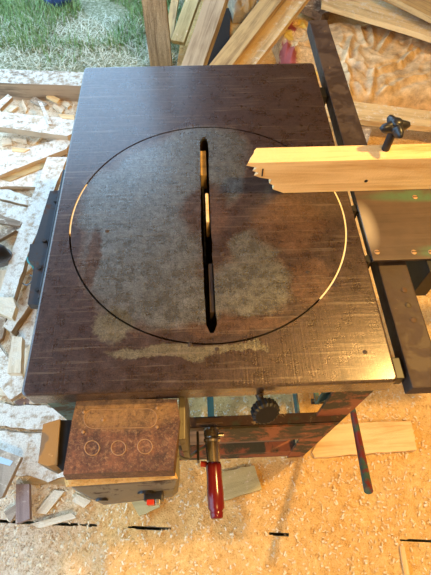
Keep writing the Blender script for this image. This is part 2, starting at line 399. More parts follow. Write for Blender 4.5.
# sawdust layer with the bare board joints left open
def holes(x, y):                                   # x, y in the floor's own axes
    for (x0, x1) in ((-.75, -.36), (-.26, -.12), (.185, .255), (.60, 1.2)):
        if x0 < x < x1 and abs(y - (gy - .004)) < .0062 * (1 - .5 * abs(2 * (x - x0) / (x1 - x0) - 1)) + noise.noise(Vector((x * 30, 0, 0))) * .002: return True
    return False
xs = [-1.85 + .0125 * i for i in range(int(4.0 / .0125))]
ys = []; y = -1.2
while y < 3.3:
    ys.append(y); y += .0025 if abs(y - gy) < .02 else .0125
bm = bmesh.new(); grid = []
def sd(x, y):
    p = Vector((x, y, 0)); return .004 + .010 * max(0, noise.noise(p * 2.2) + .2) + .005 * noise.noise(p * 14) + .0022 * noise.noise(p * 60)
for yy in ys: grid.append([bm.verts.new((xx, yy, max(-.004, sd(xx, yy)))) for xx in xs])
for j in range(len(ys) - 1):
    for i in range(len(xs) - 1):
        if holes((xs[i] + xs[i + 1]) / 2, (ys[j] + ys[j + 1]) / 2): continue
        if ys[j] > 1.97 and xs[i] < -.33: continue
        bm.faces.new((grid[j][i], grid[j][i + 1], grid[j + 1][i + 1], grid[j + 1][i]))
for v in [v for v in bm.verts if not v.link_faces]: bm.verts.remove(v)
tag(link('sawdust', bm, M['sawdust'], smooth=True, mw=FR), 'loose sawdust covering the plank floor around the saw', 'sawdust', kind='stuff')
# loose curled shavings
bm = bmesh.new()
for i in range(9000):
    x = random.uniform(-1.3, 1.5); y = random.uniform(-.45, 2.6)
    if i % 2: x = random.uniform(-1.2, .75); y = random.uniform(-.4, .3)
    if i % 5 == 0: x = random.uniform(-1.2, -.3); y = random.uniform(-.3, 2)
    if y > 1.98 and x < -.4: continue
    a = random.uniform(0, 2 * PI); L = random.uniform(.002, .007); W = random.uniform(.001, .0028)
    q = Vector((x, y, .006 + max(0, sd(x, y)) + random.uniform(0, .004))); d = Vector((math.cos(a), math.sin(a), random.uniform(-.3, .3))) * L; n = Vector((-math.sin(a), math.cos(a), random.uniform(-.5, .5))) * W
    c = Vector((0, 0, random.uniform(0, .004)))
    A = [bm.verts.new(q - d + n), bm.verts.new(q + n + c), bm.verts.new(q + d + n)]; B = [bm.verts.new(q - d - n), bm.verts.new(q - n + c), bm.verts.new(q + d - n)]
    bm.faces.new((A[0], A[1], B[1], B[0])); bm.faces.new((A[1], A[2], B[2], B[1]))
tag(link('wood_shavings', bm, M['chip']), 'small loose wood shavings scattered over the sawdust', 'shavings', kind='stuff')

# grass outside
def grass(name, n, mat, label, x0, x1, y0, y1, h0, h1, wd):
    bm = bmesh.new()
    for i in range(n):
        x = random.uniform(x0, x1); y = y0 + (y1 - y0) * random.random()
        dens = noise.noise(Vector((x * 2.3, y * 2.3, 1 if name == 'grass' else 5)))
        if name == 'grass' and (dens < -.15 or (y < 2.62 + .15 * dens and random.random() < .8)): continue
        h = random.uniform(h0, h1); a = random.uniform(0, 2 * PI); b = a + random.uniform(-.6, .6) + PI / 2
        lean = random.uniform(.2, 1.0) if name == 'grass' else random.uniform(1.5, 4)
        u = Vector((math.cos(a), math.sin(a), 0)) * wd; f = Vector((math.cos(b), math.sin(b), 0)) * h * lean
        p = Vector((x, y, -.07)); prev = None
        for t, s in ((0, 1), (.45, .85), (.8, .5), (1, .08)):
            c = p + Vector((0, 0, h * t)) + f * t * t + Vector((0, 0, .02 if name != 'grass' else 0))
            cur = (bm.verts.new(c - u * s), bm.verts.new(c + u * s))
            if prev: bm.faces.new((prev[0], prev[1], cur[1], cur[0]))
            prev = cur
    tag(link(name, bm, mat), label, 'grass', kind='stuff')
grass('grass', 30000, M['grass'], 'green grass growing outside beyond the threshold beam', -3.2, -.1, 2.42, 4.6, .04, .11, .0028)
grass('dry_grass', 5000, M['straw'], 'dry straw coloured grass lying by the threshold beam', -3.2, -.1, 2.36, 3.0, .01, .035, .0022)
def lump(name, c, r, mat, label=None, cat=None, parent=None, amp=.15, fr=5, ico=4, kind=None, flat=0):
    bm = bmesh.new(); bmesh.ops.create_icosphere(bm, subdivisions=ico, radius=1)
    for v in bm.verts:
        n = noise.noise(v.co * fr * .4 + Vector(c)) + .5 * noise.noise(v.co * fr + Vector(c)); ridge = 1 - abs(noise.noise(v.co * fr * .7)) * 2
        p = v.co * (1 + amp * (n + ridge * .5)); p = Vector((p.x * r[0], p.y * r[1], max(p.z, -.8 + flat) * r[2])); v.co = p
    return tag(link(name, bm, mat, parent, True, Matrix.Translation(c)), label, cat)
a = U(57, -3, .0)
lump('blue_cloth', (a.x, a.y + .02, .02), (.10, .10, .09), M['blue'], 'dark blue cloth bundle lying in the grass at the top edge', 'cloth')

# ------------------------------------------------------------------ TABLE SAW
saw = empty('table_saw', (0, .47, 0), 'old cast iron table saw with round insert and green and rusty red frame', 'table saw')
CX, CY, CR = .006, .377, .2975
X0, X1, Y0, Y1, ZT = -.330, .3285, -.005, .946, .85
def rrect(x0, y0, x1, y1, r, n=6):
    out = []
    for cx, cy, a0 in ((x1 - r, y1 - r, 0), (x0 + r, y1 - r, 90), (x0 + r, y0 + r, 180), (x1 - r, y0 + r, 270)):
        out += [(cx + r * math.cos(math.radians(a0 + 90 * k / n)), cy + r * math.sin(math.radians(a0 + 90 * k / n))) for k in range(n + 1)]
    return out
bm = plate(rrect(X0 + .005, Y0 + .005, X1 - .005, Y1 - .005, .006), [circle(CX, CY, CR + .0028)], ZT - .014, ZT)
# rolled lip and skirt
prof = [(0, 0), (.0025, -.0007), (.0042, -.0022), (.005, -.005), (.005, -.048), (-.006, -.048), (-.006, -.014)]
rings = [[(x, y, ZT + dz) for x, y in rrect(X0 + .005 - d, Y0 + .005 - d, X1 - .005 + d, Y1 - .005 + d, .006 + d)] for d, dz in prof]
R = [[bm.verts.new(p) for p in r] for r in rings]; n = len(R[0])
for A, B in zip(R, R[1:]):
    for k in range(n): bm.faces.new((A[k], A[(k + 1) % n], B[(k + 1) % n], B[k]))
bmesh.ops.remove_doubles(bm, verts=bm.verts, dist=1e-5)
top = link('table_top', bm, M['table'], saw)
# the round insert with its blade slot
sl = []
s0 = U(204, 137, ZT); s1 = U(212, 333, ZT)
N = 30
def slw(t):  # half width along the slot, 0 = far end
    w_ = .0102 + .0015 * noise.noise(Vector((t * 14, 0, 0)))
    if .45 < t < .62: w_ += .0012
    return w_
def cen(t):
    p = s0.lerp(s1, t); return p.x + .003 * math.sin(t * 3.1) * (-1) + (.004 if t > .72 else 0) * 0, p.y
left = []; right = []
for i in range(N + 1):
    t = i / N; cx, cy = cen(t); e = min(1, math.sqrt(min(1, min(t, 1 - t) / .018 + .12)))
    left.append((cx - slw(t) * e, cy)); right.append((cx + slw(t + 3) * e, cy))
slot = left + right[::-1]
bm = plate(circle(CX, CY, CR - .0008), [slot], ZT - .011, ZT - .0003)
ins = link('insert_plate', bm, M['table'], saw); ins['label'] = 'round insert plate with long blade slot'
# ledge under the insert gap, open on the left where daylight shows through
def arc_ring(r0, r1, a0, a1, z0, z1, n=60):
    bm = bmesh.new(); rg = []
    for k in range(n + 1):
        a = a0 + (a1 - a0) * k / n; c, s = math.cos(a), math.sin(a)
        rg.append([(CX + r0 * c, CY + r0 * s, z0), (CX + r1 * c, CY + r1 * s, z0), (CX + r1 * c, CY + r1 * s, z1), (CX + r0 * c, CY + r0 * s, z1)])
    loft(bm, rg); return bm
link('insert_ledge', arc_ring(CR - .014, CR + .016, math.radians(-178), math.radians(150), ZT - .026, ZT - .0145), M['blackmetal'], saw)
# pale arcs in the gap; the left one paints in the rim catching light
link('dust_glint_arc', arc_ring(CR - .0006, CR + .0027, math.radians(-45), math.radians(28), ZT - .012, ZT - .001), M['chip'], saw)['label'] = 'painted bright line where the insert rim catches light'
link('dust_glint_arc', arc_ring(CR - .0006, CR + .0027, math.radians(158), math.radians(186), ZT - .012, ZT - .001), M['chip'], saw)['label'] = 'painted bright line where the insert rim catches light'
# screws on the top
for x, y in ((190, 345), (222, 254), (308, 272), (217, 349), (107, 231), (337, 285), (365, 352)):
    c = U(x, y, ZT); bm = bmesh.new(); lathe(bm, c - Vector((0, 0, .006)), (0, 0, 1), [(0, .0042), (.0062, .0042), (.0067, .0034)], 16)
    o = link('screw', bm, M['rail'], saw); bm = bmesh.new(); box(bm, c + Vector((-.0035, -.0005, .0002)), c + Vector((.0035, .0005, .0011))); link('screw_slot', bm, M['dark'], o)
# blade and works seen through the slot
bm = bmesh.new(); bc = Vector((-.0035, .40, .635)); T = 60; rg = []
for xx in (-.0012, .0012):
    ring = []
    for k in range(T):
        for f, r in ((0, .190), (.75, .203), (.98, .192)):
            a = 2 * PI * (k + f) / T; ring.append((bc.x + xx, bc.y + r * math.cos(a), bc.z + r * math.sin(a)))
    rg.append(ring)
loft(bm, rg); bl = link('saw_blade', bm, M['blackmetal'], saw)
bm = bmesh.new(); cyl(bm, bc - Vector((.012, 0, 0)), bc + Vector((.09, 0, 0)), .016); link('arbor', bm, M['blackmetal'], saw)
boxo('arbor_block', (.03, .33, .55), (.13, .47, .68), M['green'], saw)
boxo('riving_block', (.001, .37, .79), (.0085, .455, .845), M['fresh'], saw)['label'] = 'pale wooden packing strip inside the slot'
boxo('guide_block', (.002, .15, .79), (.011, .265, .838), M['rail'], saw)
boxo('guide_block', (-.008, .53, .78), (.007, .615, .828), M['gold'], saw)
bm = bmesh.new(); box(bm, (-.055, .075, .66), (.055, .68, .665))
for a_, b_ in (((-.055, .075, .66), (-.050, .68, .83)), ((.050, .075, .66), (.055, .68, .83)), ((-.055, .070, .66), (.055, .075, .83)), ((-.055, .68, .66), (.055, .685, .83))): box(bm, a_, b_)
link('slot_shade_box', bm, M['skirt'], saw)  # box added under the slot so that it looks dark inside
# legs: folded angle, narrowing to the foot
def leg(sx, yf, sy, nm='leg'):
    o3 = []
    for z in (.80, .45, .0):
        t = (.80 - z) / .80; xo = .322 - .014 * t; xi = xo - (.082 - .030 * t) ; th = .006; dp = .07 - .025 * t
        P = [(xo, 0), (xo, dp), (xo - th, dp), (xo - th, th), (xi, th), (xi, 0)]
        o3.append([(sx * x, yf + sy * y, z) for x, y in P])
    bm = bmesh.new(); loft(bm, o3); return link(nm, bm, M['legpaint'], saw)
leg(1, .012, 1); l2 = leg(-1, .012, 1); leg(1, Y1 - .012, -1); leg(-1, Y1 - .012, -1)
l2.data = l2.data.copy(); l2.data.materials[0] = M['teal']; l2['label'] = 'teal painted leg behind the switch box'
# front rails (angle section), red oxide lower strip
fz = .56; ya = U(260, 424.5, fz).y; yb2 = U(260, 414.5, fz).y
bm = bmesh.new(); box(bm, (-.31, ya, fz - .006), (.30, yb2, fz)); box(bm, (-.31, ya, fz - .04), (.30, ya + .006, fz)); link('front_rail', bm, M['green'], saw)
bm = bmesh.new(); box(bm, (-.02, ya - .004, .40), (.285, ya + .0015, fz - .012)); link('front_rail', bm, M['legpaint'], saw)
bm = bmesh.new(); box(bm, (-.27, .014, .03), (.27, .02, .12)); box(bm, (-.27, .02, .114), (.27, .06, .12)); link('lower_rail', bm, M['legpaint'], saw)
bm = bmesh.new(); box(bm, (-.27, Y1 - .02, .03), (.27, Y1 - .014, .12)); link('lower_rail', bm, M['green'], saw)
for s in (-1, 1):
    bm = bmesh.new(); box(bm, (s * .300, .02, .03), (s * .306, Y1 - .02, .09)); link('side_rail', bm, M['teal'], saw)
bm = bmesh.new(); box(bm, (-.012, .06, .10), (.010, .30, .114)); link('cross_bar', bm, M['teal'], saw)
bm = bmesh.new(); box(bm, (.300, .10, .34), (.312, .9, .354)); link('cross_bar', bm, M['teal'], saw)
bm = bmesh.new(); loft(bm, [[(.236, .030, .70), (.288, .030, .70), (.240, .030, .60)], [(.236, .036, .70), (.288, .036, .70), (.240, .036, .60)]]); link('gusset', bm, M['teal'], saw)
# dark brown apron board between the rails
o = boxo('apron_board', (-.12, .045, .12), (.245, .060, .34), M['bark'], saw)
# front lip rod under the top edge
bm = bmesh.new(); box(bm, (-.318, .004, .786), (.318, .05, .803)); link('front_apron', bm, M['skirt'], saw)
# left side bracket
o = slab('side_bracket', [(50, 191), (61, 190), (47, 246), (33, 246)], .815, .022, M['bracket'], parent=saw)
o = slab('side_bracket', [(30, 244), (47, 243), (47, 262), (39, 305), (27.5, 304), (34.5, 262), (28, 260)], .822, .02, M['bracket'], parent=saw)
for x, y in ((56, 201), (44.5, 241), (40, 268), (38, 290)):
    c = U(x, y, .822); bm = bmesh.new(); cyl(bm, c - Vector((0, 0, .006)), c + Vector((0, 0, .004)), .005, seg=6); link('bolt', bm, M['black'], saw)
boxo('side_bar', (-.342, .20, .795), (-.3305, .56, .83), M['bracket'], saw)
# right guide rail and its brackets
gr = boxo('guide_rail', (.358, -.012, .792), (.419, 1.212, .83), M['rail'], saw, .003)
for y in (.03, .855):
    boxo('rail_bracket', (.329, y - .02, .785), (.357, y + .022, .818), M['blackmetal'], saw)
for x, y in ((404, 290), (413, 320), (408, 305)):
    c = U(x, y, .83); bm = bmesh.new(); lathe(bm, c - Vector((0, 0, .003)), (0, 0, 1), [(0, .006), (.004, .006), (.005, .003)], 14); link('bolt_head', bm, M['skirt'], saw)
# clamp knob under the front edge
k0 = Vector((.084, .004, .80)); k1 = U(265, 411, .79); ax = (k1 - k0).normalized()
bm = bmesh.new(); cyl(bm, k0 - ax * .01, k1, .0065, seg=14); st = link('bolt_stem', bm, M['skirt'], saw)
bm = bmesh.new(); lathe(bm, k1 - Vector((.002, -.008, .003)), (.22, -1, .55), [(0, .014), (.002, .0245), (.017, .0255), (.020, .021)], 108, 18, .05); link('clamp_knob', bm, M['blackmetal'], saw)
# crank with red handle
h0 = Vector((-.001, .03, .60)); h1 = U(213.5, 463, .60); h2 = U(217, 519, .605); hx = (h2 - h1).normalized()
bm = bmesh.new(); lathe(bm, h1 - hx * .072, hx, [(0, .0165), (.004, .0175), (.02, .0165), (.022, .0185), (.026, .0185), (.03, .0155), (.075, .0135)], 28); link('crank_socket', bm, M['chrome'], saw)
bm = bmesh.new(); Lh = (h2 - h1).length
lathe(bm, h1, hx, [(0, .0150), (.006, .0165), (.3 * Lh, .0160), (.55 * Lh, .0172), (.82 * Lh, .0165), (.87 * Lh, .0125), (.9 * Lh, .0135), (.98 * Lh, .0125), (Lh, .009)], 32)
link('crank_handle', bm, M['red'], saw, True)['label'] = 'glossy red plastic crank handle'
bm = bmesh.new(); box(bm, (-.036, -.08, .56), (-.031, -.02, .60)); link('crank_bracket', bm, M['blackmetal'], saw)
bm = bmesh.new(); box(bm, (-.036, .0, .575), (.024, .010, .592)); link('crank_bracket', bm, M['skirt'], saw)
bm = bmesh.new(); cyl(bm, (-.028, -.085, .585), (-.014, -.087, .585), .006); link('crank_pin', bm, M['redswitch'], saw)
bm = bmesh.new(); cyl(bm, (.012, -.03, .605), (.024, -.03, .605), .005); link('crank_pin', bm, M['chrome'], saw)
# red lever on the right
a = Vector((.37, .10, .30)); b = U(355, 422, .36); c = U(368.5, 491, .50)
bm = bmesh.new(); ax = (c - b).normalized(); cyl(bm, b - ax * .10, c, .0085, .0105, 18); bevel(bm, .001)
link('lever', bm, M['leverpaint'], saw)['label'] = 'red lever with green paint showing through'
bm = bmesh.new(); cyl(bm, b - ax * .10, (.30, (b - ax * .10).y, (b - ax * .10).z), .008); link('lever_pivot', bm, M['blackmetal'], saw)

# ------------------------------------------------------------------ electrical switch box (part of the saw, bolted to its front)
def ring(pts, z): return [U(x, y, z) for x, y in pts]
bm = bmesh.new()
loft(bm, [ring([(77, 399), (177, 399), (180, 420), (173, 470), (63, 474), (72, 420)], .808), ring([(78, 399), (177, 399), (181, 424), (175, 476), (66, 480), (72, 424)], .775), ring([(84, 412), (176, 412), (178, 430), (172, 474), (72, 478), (78, 430)], .70)])
bevel(bm, .004, 2); sb = link('switch_box', bm, M['rustbox'], saw); sb['label'] = 'rusty brown switch box dusted with sawdust'
sb2 = sb
# embossed slot outline and the three knockouts
def wire_loop(pts, z, r, parent, nm):
    P = [U(x, y, z) for x, y in pts]; bm = bmesh.new(); n = len(P); rg = []
    for i in range(n):
        t = (P[(i + 1) % n] - P[i - 1]).normalized(); u = Vector((0, 0, 1)); v = t.cross(u).normalized()
        rg.append([bm.verts.new(P[i] + r * (math.cos(PI * k / 3) * u * .6 + math.sin(PI * k / 3) * v)) for k in range(6)])
    for i in range(n):
        for k in range(6): bm.faces.new((rg[i][k], rg[i][(k + 1) % 6], rg[(i + 1) % n][(k + 1) % 6], rg[(i + 1) % n][k]))
    return link(nm, bm, M['emboss'], parent, True)
M['emboss'] = plain('worn raised rim', (.34, .20, .10), .5, .3)
pts = []
for x0, s in ((148, 1), (93, -1)):
    for k in range(13):
        a = -PI / 2 + PI * k / 12; pts.append((x0 + s * (9 * math.cos(a)), 418.5 + s * 9.5 * math.sin(a) - (x0 - 120) * .01))
wire_loop(pts, .8085, .0009, sb, 'embossed_slot')
for x, y in ((92, 448), (118.5, 448), (145, 446.5)):
    wire_loop([(x + 7.3 * math.cos(2 * PI * k / 28), y + 7.3 * math.sin(2 * PI * k / 28)) for k in range(28)], .8085, .0009, sb, 'knockout')
for x, y in ((84, 412), (103, 420), (83, 432), (157, 427), (157, 408)):
    c = U(x, y, .809); bm = bmesh.new(); lathe(bm, c - Vector((0, 0, .002)), (0, 0, 1), [(0, .0028), (.0025, .0028), (.0033, .0016)], 12); link('rivet', bm, M['emboss'], sb)
# sawdust lying on the lower ledge
bm = bmesh.new(); loft(bm, [ring([(64, 479), (176, 473), (178, 479), (66, 487)], .735), ring([(67, 477), (174, 471), (176, 478), (69, 484)], .742)])
o = link('sawdust_ledge', bm, M['sawdust'], sb); o['label'] = 'band of sawdust lying along the ledge'
# lower cover
bm = bmesh.new()
loft(bm, [ring([(76, 420), (178, 420), (180, 476), (176, 481), (74, 488), (65, 482)], .734), ring([(84, 430), (176, 430), (178, 492), (172, 497), (104, 505), (76, 491)], .61), ring([(92, 440), (174, 440), (176, 490), (170, 495), (106, 502), (84, 490)], .59)])
bevel(bm, .003, 2); lc = link('lower_cover', bm, M['green'], saw)
M['lowcover'] = paint('grey beige paint', (.20, .175, .13), (.09, .06, .04), .36, .5, .15, 22, dustamt=.15)
lc.data.materials[0] = M['lowcover']
o = solid('nameplate_recess', [U(77, 488, .727), U(170, 480, .727), U(168, 487, .68), U(84, 494.5, .68)], .003, M['blackmetal'], parent=lc)
bm = bmesh.new(); c = U(102, 499, .650); cyl(bm, c + Vector((0, .02, 0)), c + Vector((0, -.004, .0)), .012); link('push_button', bm, M['black'], lc)
bm = bmesh.new(); c = U(146, 492, .675); cyl(bm, c + Vector((0, .02, 0)), c + Vector((0, -.004, .0)), .016); link('push_button', bm, M['black'], lc)
c = U(154, 499, .66); o = boxo('rocker_switch', c + Vector((-.018, -.004, -.014)), c + Vector((.018, .02, .014)), M['black'], lc)
bm = bmesh.new(); box(bm, c + Vector((-.012, -.011, -.010)), c + Vector((.002, 0, .014))); bevel(bm, .001); link('switch_button', bm, M['redswitch'], o)
bm = bmesh.new(); box(bm, c + Vector((.004, -.010, -.010)), c + Vector((.013, 0, .014))); bevel(bm, .001); link('switch_button', bm, M['steel'], o)
# inlet box on the left
M['inlet'] = bagmat('dusty ochre cover', (.27, .16, .05), (.15, .115, .075), .0)
bm = bmesh.new(); loft(bm, [ring([(43, 424), (60, 419), (57, 464), (48, 466), (38, 463)], .775), ring([(52, 432), (66, 426), (66, 470), (58, 474), (49, 470)], .70)])
bevel(bm, .003); o = link('inlet_box', bm, M['inlet'], saw)
bm = bmesh.new(); loft(bm, [ring([(60, 420), (73, 420), (66, 474), (56, 465)], .768), ring([(64, 430), (78, 430), (74, 484), (63, 472)], .69)]); link('inlet_neck', bm, M['blackmetal'], saw)
tube('power_cable', [U(178, 455, .63), U(186, 459, .6), U(196, 452, .58), U(206, 446, .56)], .0035, M['cable'], saw)
boxo('mounting_bracket', (-.062, -.075, .60), (-.050, .03, .79), M['lowcover'], saw)

# ------------------------------------------------------------------ sliding carriage on the guide rail
car = empty('sliding_carriage', (.45, .35, .83), 'worn green steel sliding plate on the guide rail right of the saw', 'sliding table')
bm = bmesh.new(); xr = .86
box(bm, (.3415, .252, .843), (xr, .52, .8495)); bevel(bm, .001); link('plate', bm, M['plate'], car)
for x, y in ((377, 252), (414, 252), (415, 197), (431, 252)):
    c = U(x, y, .85); bm = bmesh.new(); lathe(bm, c - Vector((0, 0, .003)), (0, 0, 1), [(0, .006), (.0032, .006), (.004, .004)], 16)
    o = link('screw', bm, M['emboss'], car); bm = bmesh.new(); box(bm, c + Vector((-.005, -.0007, .0006)), c + Vector((.005, .0007, .0014))); link('screw_slot', bm, M['dark'], o)
boxo('carriage_foot', (.345, .262, .8305), (.44, .50, .843), M['blackmetal'], car)
bm = bmesh.new(); cyl(bm, (.3375, .262, .812), (.3375, .262, .842), .0095); link('guide_roller', bm, M['black'], car)
bm = bmesh.new(); cyl(bm, (.3375, .40, .812), (.3375, .40, .842), .0095); link('guide_roller', bm, M['black'], car)
boxo('carriage_arm', (.455, .225, .74), (.49, .50, .842), M['blackmetal'], car)
# star knob on its post
kn = U(395, 127, 1.0); base = Vector((kn.x, kn.y, .8495))
boxo('carriage_base', (kn.x - .035, .52, .835), (kn.x + .035, kn.y + .02, .8495), M['blackmetal'], car)
bm = bmesh.new(); cyl(bm, base, kn, .0085, seg=18); link('post', bm, M['blackmetal'], car)
bm = bmesh.new(); seg = 60; rg = []
for z, f in ((-.012, .40), (-.008, .80), (0, 1.0), (.007, .9), (.012, .55), (.0135, .2)):
    rg.append([kn + Vector((math.cos(a) * rr, math.sin(a) * rr, z)) for a in [2 * PI * k / seg for k in range(seg)] for rr in [f * (.0155 + .018 * (0.5 + 0.5 * math.cos(4 * (a - .15))) ** 1.5)]])
loft(bm, rg); link('star_knob', bm, M['black'], car, True)['label'] = 'glossy black four lobed star knob'
bm = bmesh.new(); lathe(bm, kn + Vector((0, 0, .008)), (0, 0, 1), [(0, .013), (.007, .011), (.010, .006)], 20); link('knob_cap', bm, M['black'], car, True)

# ------------------------------------------------------------------ pine piece lying on the saw
zb = .8505; yf, yb, ht = .4435, .488, .0925
def end_prof(sh):
    P = [(.092, ht), (.089, ht - .007), (.112, .079), (.103, .070), (.118, .064), (.107, .057), (.121, .050), (.148, .043), (.143, .032), (.155, .024), (.153, .013), (.166, .007), (.179, 0)]
    return [(x + sh, z) for x, z in P]
bm = bmesh.new(); rg = []
for i in range(7):
    t = i / 6; yy = yf + (yb - yf) * t
    pr = [(x + .022 * t * (k < 7) + .006 * t * noise.noise(Vector((k * 1.7, t * 4, 3))), z) for k, (x, z) in enumerate(end_prof(.0))]
    pr += [(1.05, 0), (1.05, ht)]
    rg.append([(x, yy, zb + z) for x, z in pr])
loft(bm, rg); c = Vector((.55, .463, .89)); bmesh.ops.translate(bm, verts=bm.verts, vec=-c)
bmesh.ops.triangulate(bm, faces=[f for f in bm.faces if len(f.verts) > 4])
pp = link('pine_board', bm, M['fresh'], mw=Matrix.Translation(c))
tag(pp, 'fresh pine piece with a splintered end lying across the saw table', 'board')
bm = bmesh.new(); box(bm, (.1235, yf - .0012, .905), (.1265, yf + .004, .926)); link('crack', bm, M['dark'], pp)
c = U(366, 181, .87); c = V(366, 181, yf); bm = bmesh.new(); cyl(bm, c + Vector((0, -.0006, 0)), c + Vector((0, .003, 0)), .004, seg=16); link('knot', bm, M['dark'], pp)

# ------------------------------------------------------------------ boards and scraps on the floor
FS = 'offcuts and boards scattered left of the saw'
def S_(name, px, z, th, m, label, cat='board', rough=.004, group=None, bv=.002):
    name = cat.replace(' ', '_'); group = group or {'board': 'loose boards lying around the saw', 'stick': 'loose sticks in the wood heap', 'splinter': 'thin splinters on the dusty boards', 'wood chip': 'small wood chips on the floor'}.get(cat)
    return slab(name, px, z, th, M[m], label, cat, group, rough=rough, bv=bv)
# right and front
S_('board', [(327, 425), (411, 420.5), (417, 450), (315, 457.5), (312, 452)], .026, .018, 'fresh', 'smooth pale pine board on the floor right of the red lever')
S_('board', [(222, 472), (254, 465), (262, 489), (222, 501)], .03, .018, 'olive', 'olive tinted board on the floor behind the red crank handle')
S_('board', [(130, 499), (156, 496), (160, 507), (139, 516)], .03, .012, 'olive', 'small olive board corner on the floor under the switch box')
S_('wood_strip', [(400, 546), (404, 546), (410, 576), (405, 577)], .018, .008, 'fresh', 'thin pale strip on the sawdust at bottom right corner', 'wood strip', 0)
# threshold beam
P0 = U(-6, 75.5, .11); P1 = U(84, 79, .11)
beam('threshold_beam', (P0.x, P0.y, .05), (P1.x, P1.y, .05), .125, .118, M['beam'], 'thick dusty threshold beam between sawdust floor and grass', 'beam', bv=.012, e0=.5, e1=.42)
S_('board', [(-6, 111), (30, 115), (78, 119), (76, 131), (67, 136), (-6, 126)], .10, .035, 'white', 'wide dusty board lying just inside the threshold beam')
S_('board', [(-8, 150), (20, 150), (76, 134), (66, 149), (10, 171), (-8, 178)], .07, .03, 'white', 'dusty board slanting toward the saw behind the long straight board')
S_('board', [(47, 157), (67.5, 157), (28, 254), (11, 306), (-4, 306), (14, 245)], .12, .03, 'white', 'long straight dusty board running along left side of the saw')
S_('board', [(-6, 166), (34, 160), (52, 156), (48, 166), (10, 181), (-6, 178)], .05, .025, 'gold', 'brown edged board under the slanting dusty board')
S_('board', [(-6, 176), (44, 165), (36, 187), (8, 186), (-6, 188)], .045, .02, 'white', 'flat dusty offcut left of the long straight board')
S_('board', [(-6, 190), (8, 189), (32, 198), (30, 206), (-6, 197)], .04, .02, 'white', 'narrow dusty offcut above the wide white one')
S_('board', [(-6, 200), (30, 208), (20, 232), (-6, 220)], .05, .02, 'white', 'wide white dusty offcut near the dark gap')
S_('board', [(-6, 233), (12, 226), (20, 228), (-2, 240)], .05, .02, 'bark', 'narrow brown stick above the black boot', 'stick')
S_('board', [(-6, 212), (4, 216), (22, 222), (20, 226), (-6, 222)], .06, .01, 'bark', 'dark brown sliver across the left edge', 'stick')
S_('board', [(-6, 270), (7, 270), (9, 274), (0, 306), (-6, 306)], .09, .03, 'pale', 'pale block end below the black boot')
S_('board', [(20, 297), (33, 278), (30, 304), (11, 332), (3, 326), (14, 312)], .07, .05, 'white', 'thick white offcut under the black side bracket')
S_('board', [(-6, 297), (13, 297), (16, 306), (12, 318), (-6, 311)], .17, .03, 'pale', 'short pale block lying on top of the offcuts')
S_('board', [(18, 331), (38, 304), (40, 312), (31, 350), (24, 345)], .04, .018, 'white', 'triangular dusty board beside the left table edge')
S_('board', [(20, 352), (33, 343), (29, 384), (23, 380)], .05, .015, 'pale', 'small pale offcut right of the standing block')
S_('board', [(-6, 340), (2, 350), (25, 380), (25, 390), (10, 400), (-6, 380)], .06, .022, 'white', 'dusty board with pointed corner under the square block')
S_('board', [(12, 336), (22, 337), (20.5, 373), (7, 373)], .13, .03, 'pale', 'square pale block standing out on the offcuts')
S_('board', [(-6, 306), (6, 318), (2, 338), (-6, 345)], .03, .02, 'bark', 'brown offcut in the gap at the left edge')
S_('board', [(14, 402), (26, 396), (32, 402), (22, 408)], .02, .012, 'purple', 'small pinkish brown chip below the pointed board', 'wood chip', 0)
S_('board', [(30, 398), (38, 399), (35, 404), (29, 404)], .025, .012, 'pale', 'tiny pale chip beside the left table corner', 'wood chip', 0)
S_('board', [(-6, 402), (20, 406), (45, 405), (80, 420), (80, 432), (-6, 426)], .035, .03, 'white', 'wide snow pale board left of the switch box, upper one', rough=.008)
S_('board', [(-6, 431), (76, 436), (84, 472), (60, 477), (48, 482), (28, 475), (-6, 476)], .03, .03, 'white', 'wide snow pale board with broken lower edge left of the switch box', rough=.008)
S_('board', [(20, 477), (76, 474), (84, 484), (24, 484)], .018, .012, 'gold', 'brown splintered strip along the broken board', 'wood strip', .004)
lab = S_('board', [(-8, 446), (21, 457), (2, 497), (-8, 500)], .10, .02, 'grey', 'grey board corner with a small blue label at left edge', rough=0)
o = slab('paper_label', [(-2, 456), (13, 461), (10, 466), (-4, 462)], .1008, .0006, plain('pale blue label', (.45, .62, .75), .5, var=.15, sc=200), parent=lab, bv=0)
S_('stick', [(16, 484), (29, 484), (29.5, 519), (15.5, 524)], .05, .02, 'purple', 'short reddish brown stick standing out on the wood heap below the labelled board', 'stick', 0)
S_('stick', [(30, 524), (72, 513), (76, 518), (40, 528)], .035, .012, 'pale', 'thin pale stick pointing right along the floor joint', 'stick', 0)
S_('stick', [(4, 512), (17, 503), (18, 510), (10, 523)], .03, .012, 'grey', 'small grey offcut beneath the reddish stick', 'stick', 0)
S_('wood_chip', [(76, 494), (91, 501), (84, 508), (72, 501)], .03, .014, 'pale', 'square pink brown chip just left of the switch box', 'wood chip', 0)
S_('board', [(34, 96), (48, 104), (44, 107), (30, 100)], .03, .012, 'grey', 'small grey chip below the threshold beam', 'wood chip', 0)
S_('board', [(48, 93), (60, 99), (57, 102), (46, 97)], .04, .012, 'fresh', 'small orange chip against the threshold beam', 'wood chip', 0)
S_('board', [(-4, 104), (8, 94), (12, 97), (0, 109)], .11, .02, 'white', 'pale stick end leaning at the far left edge', 'stick', 0)
S_('board', [(38, 101), (42, 102), (52, 124), (48, 124)], .112, .008, 'white', 'thin pale splinter lying on the wide dusty board', 'splinter', 0)
S_('board', [(12, 147), (30, 149), (24, 152), (12, 151)], .074, .004, 'fresh', 'orange splinter on the slanting dusty board', 'splinter', 0)
S_('board', [(58, 114), (74, 115), (74, 119), (62, 118)], .104, .006, 'fresh', 'orange splinter beside the far left table corner', 'splinter', 0)
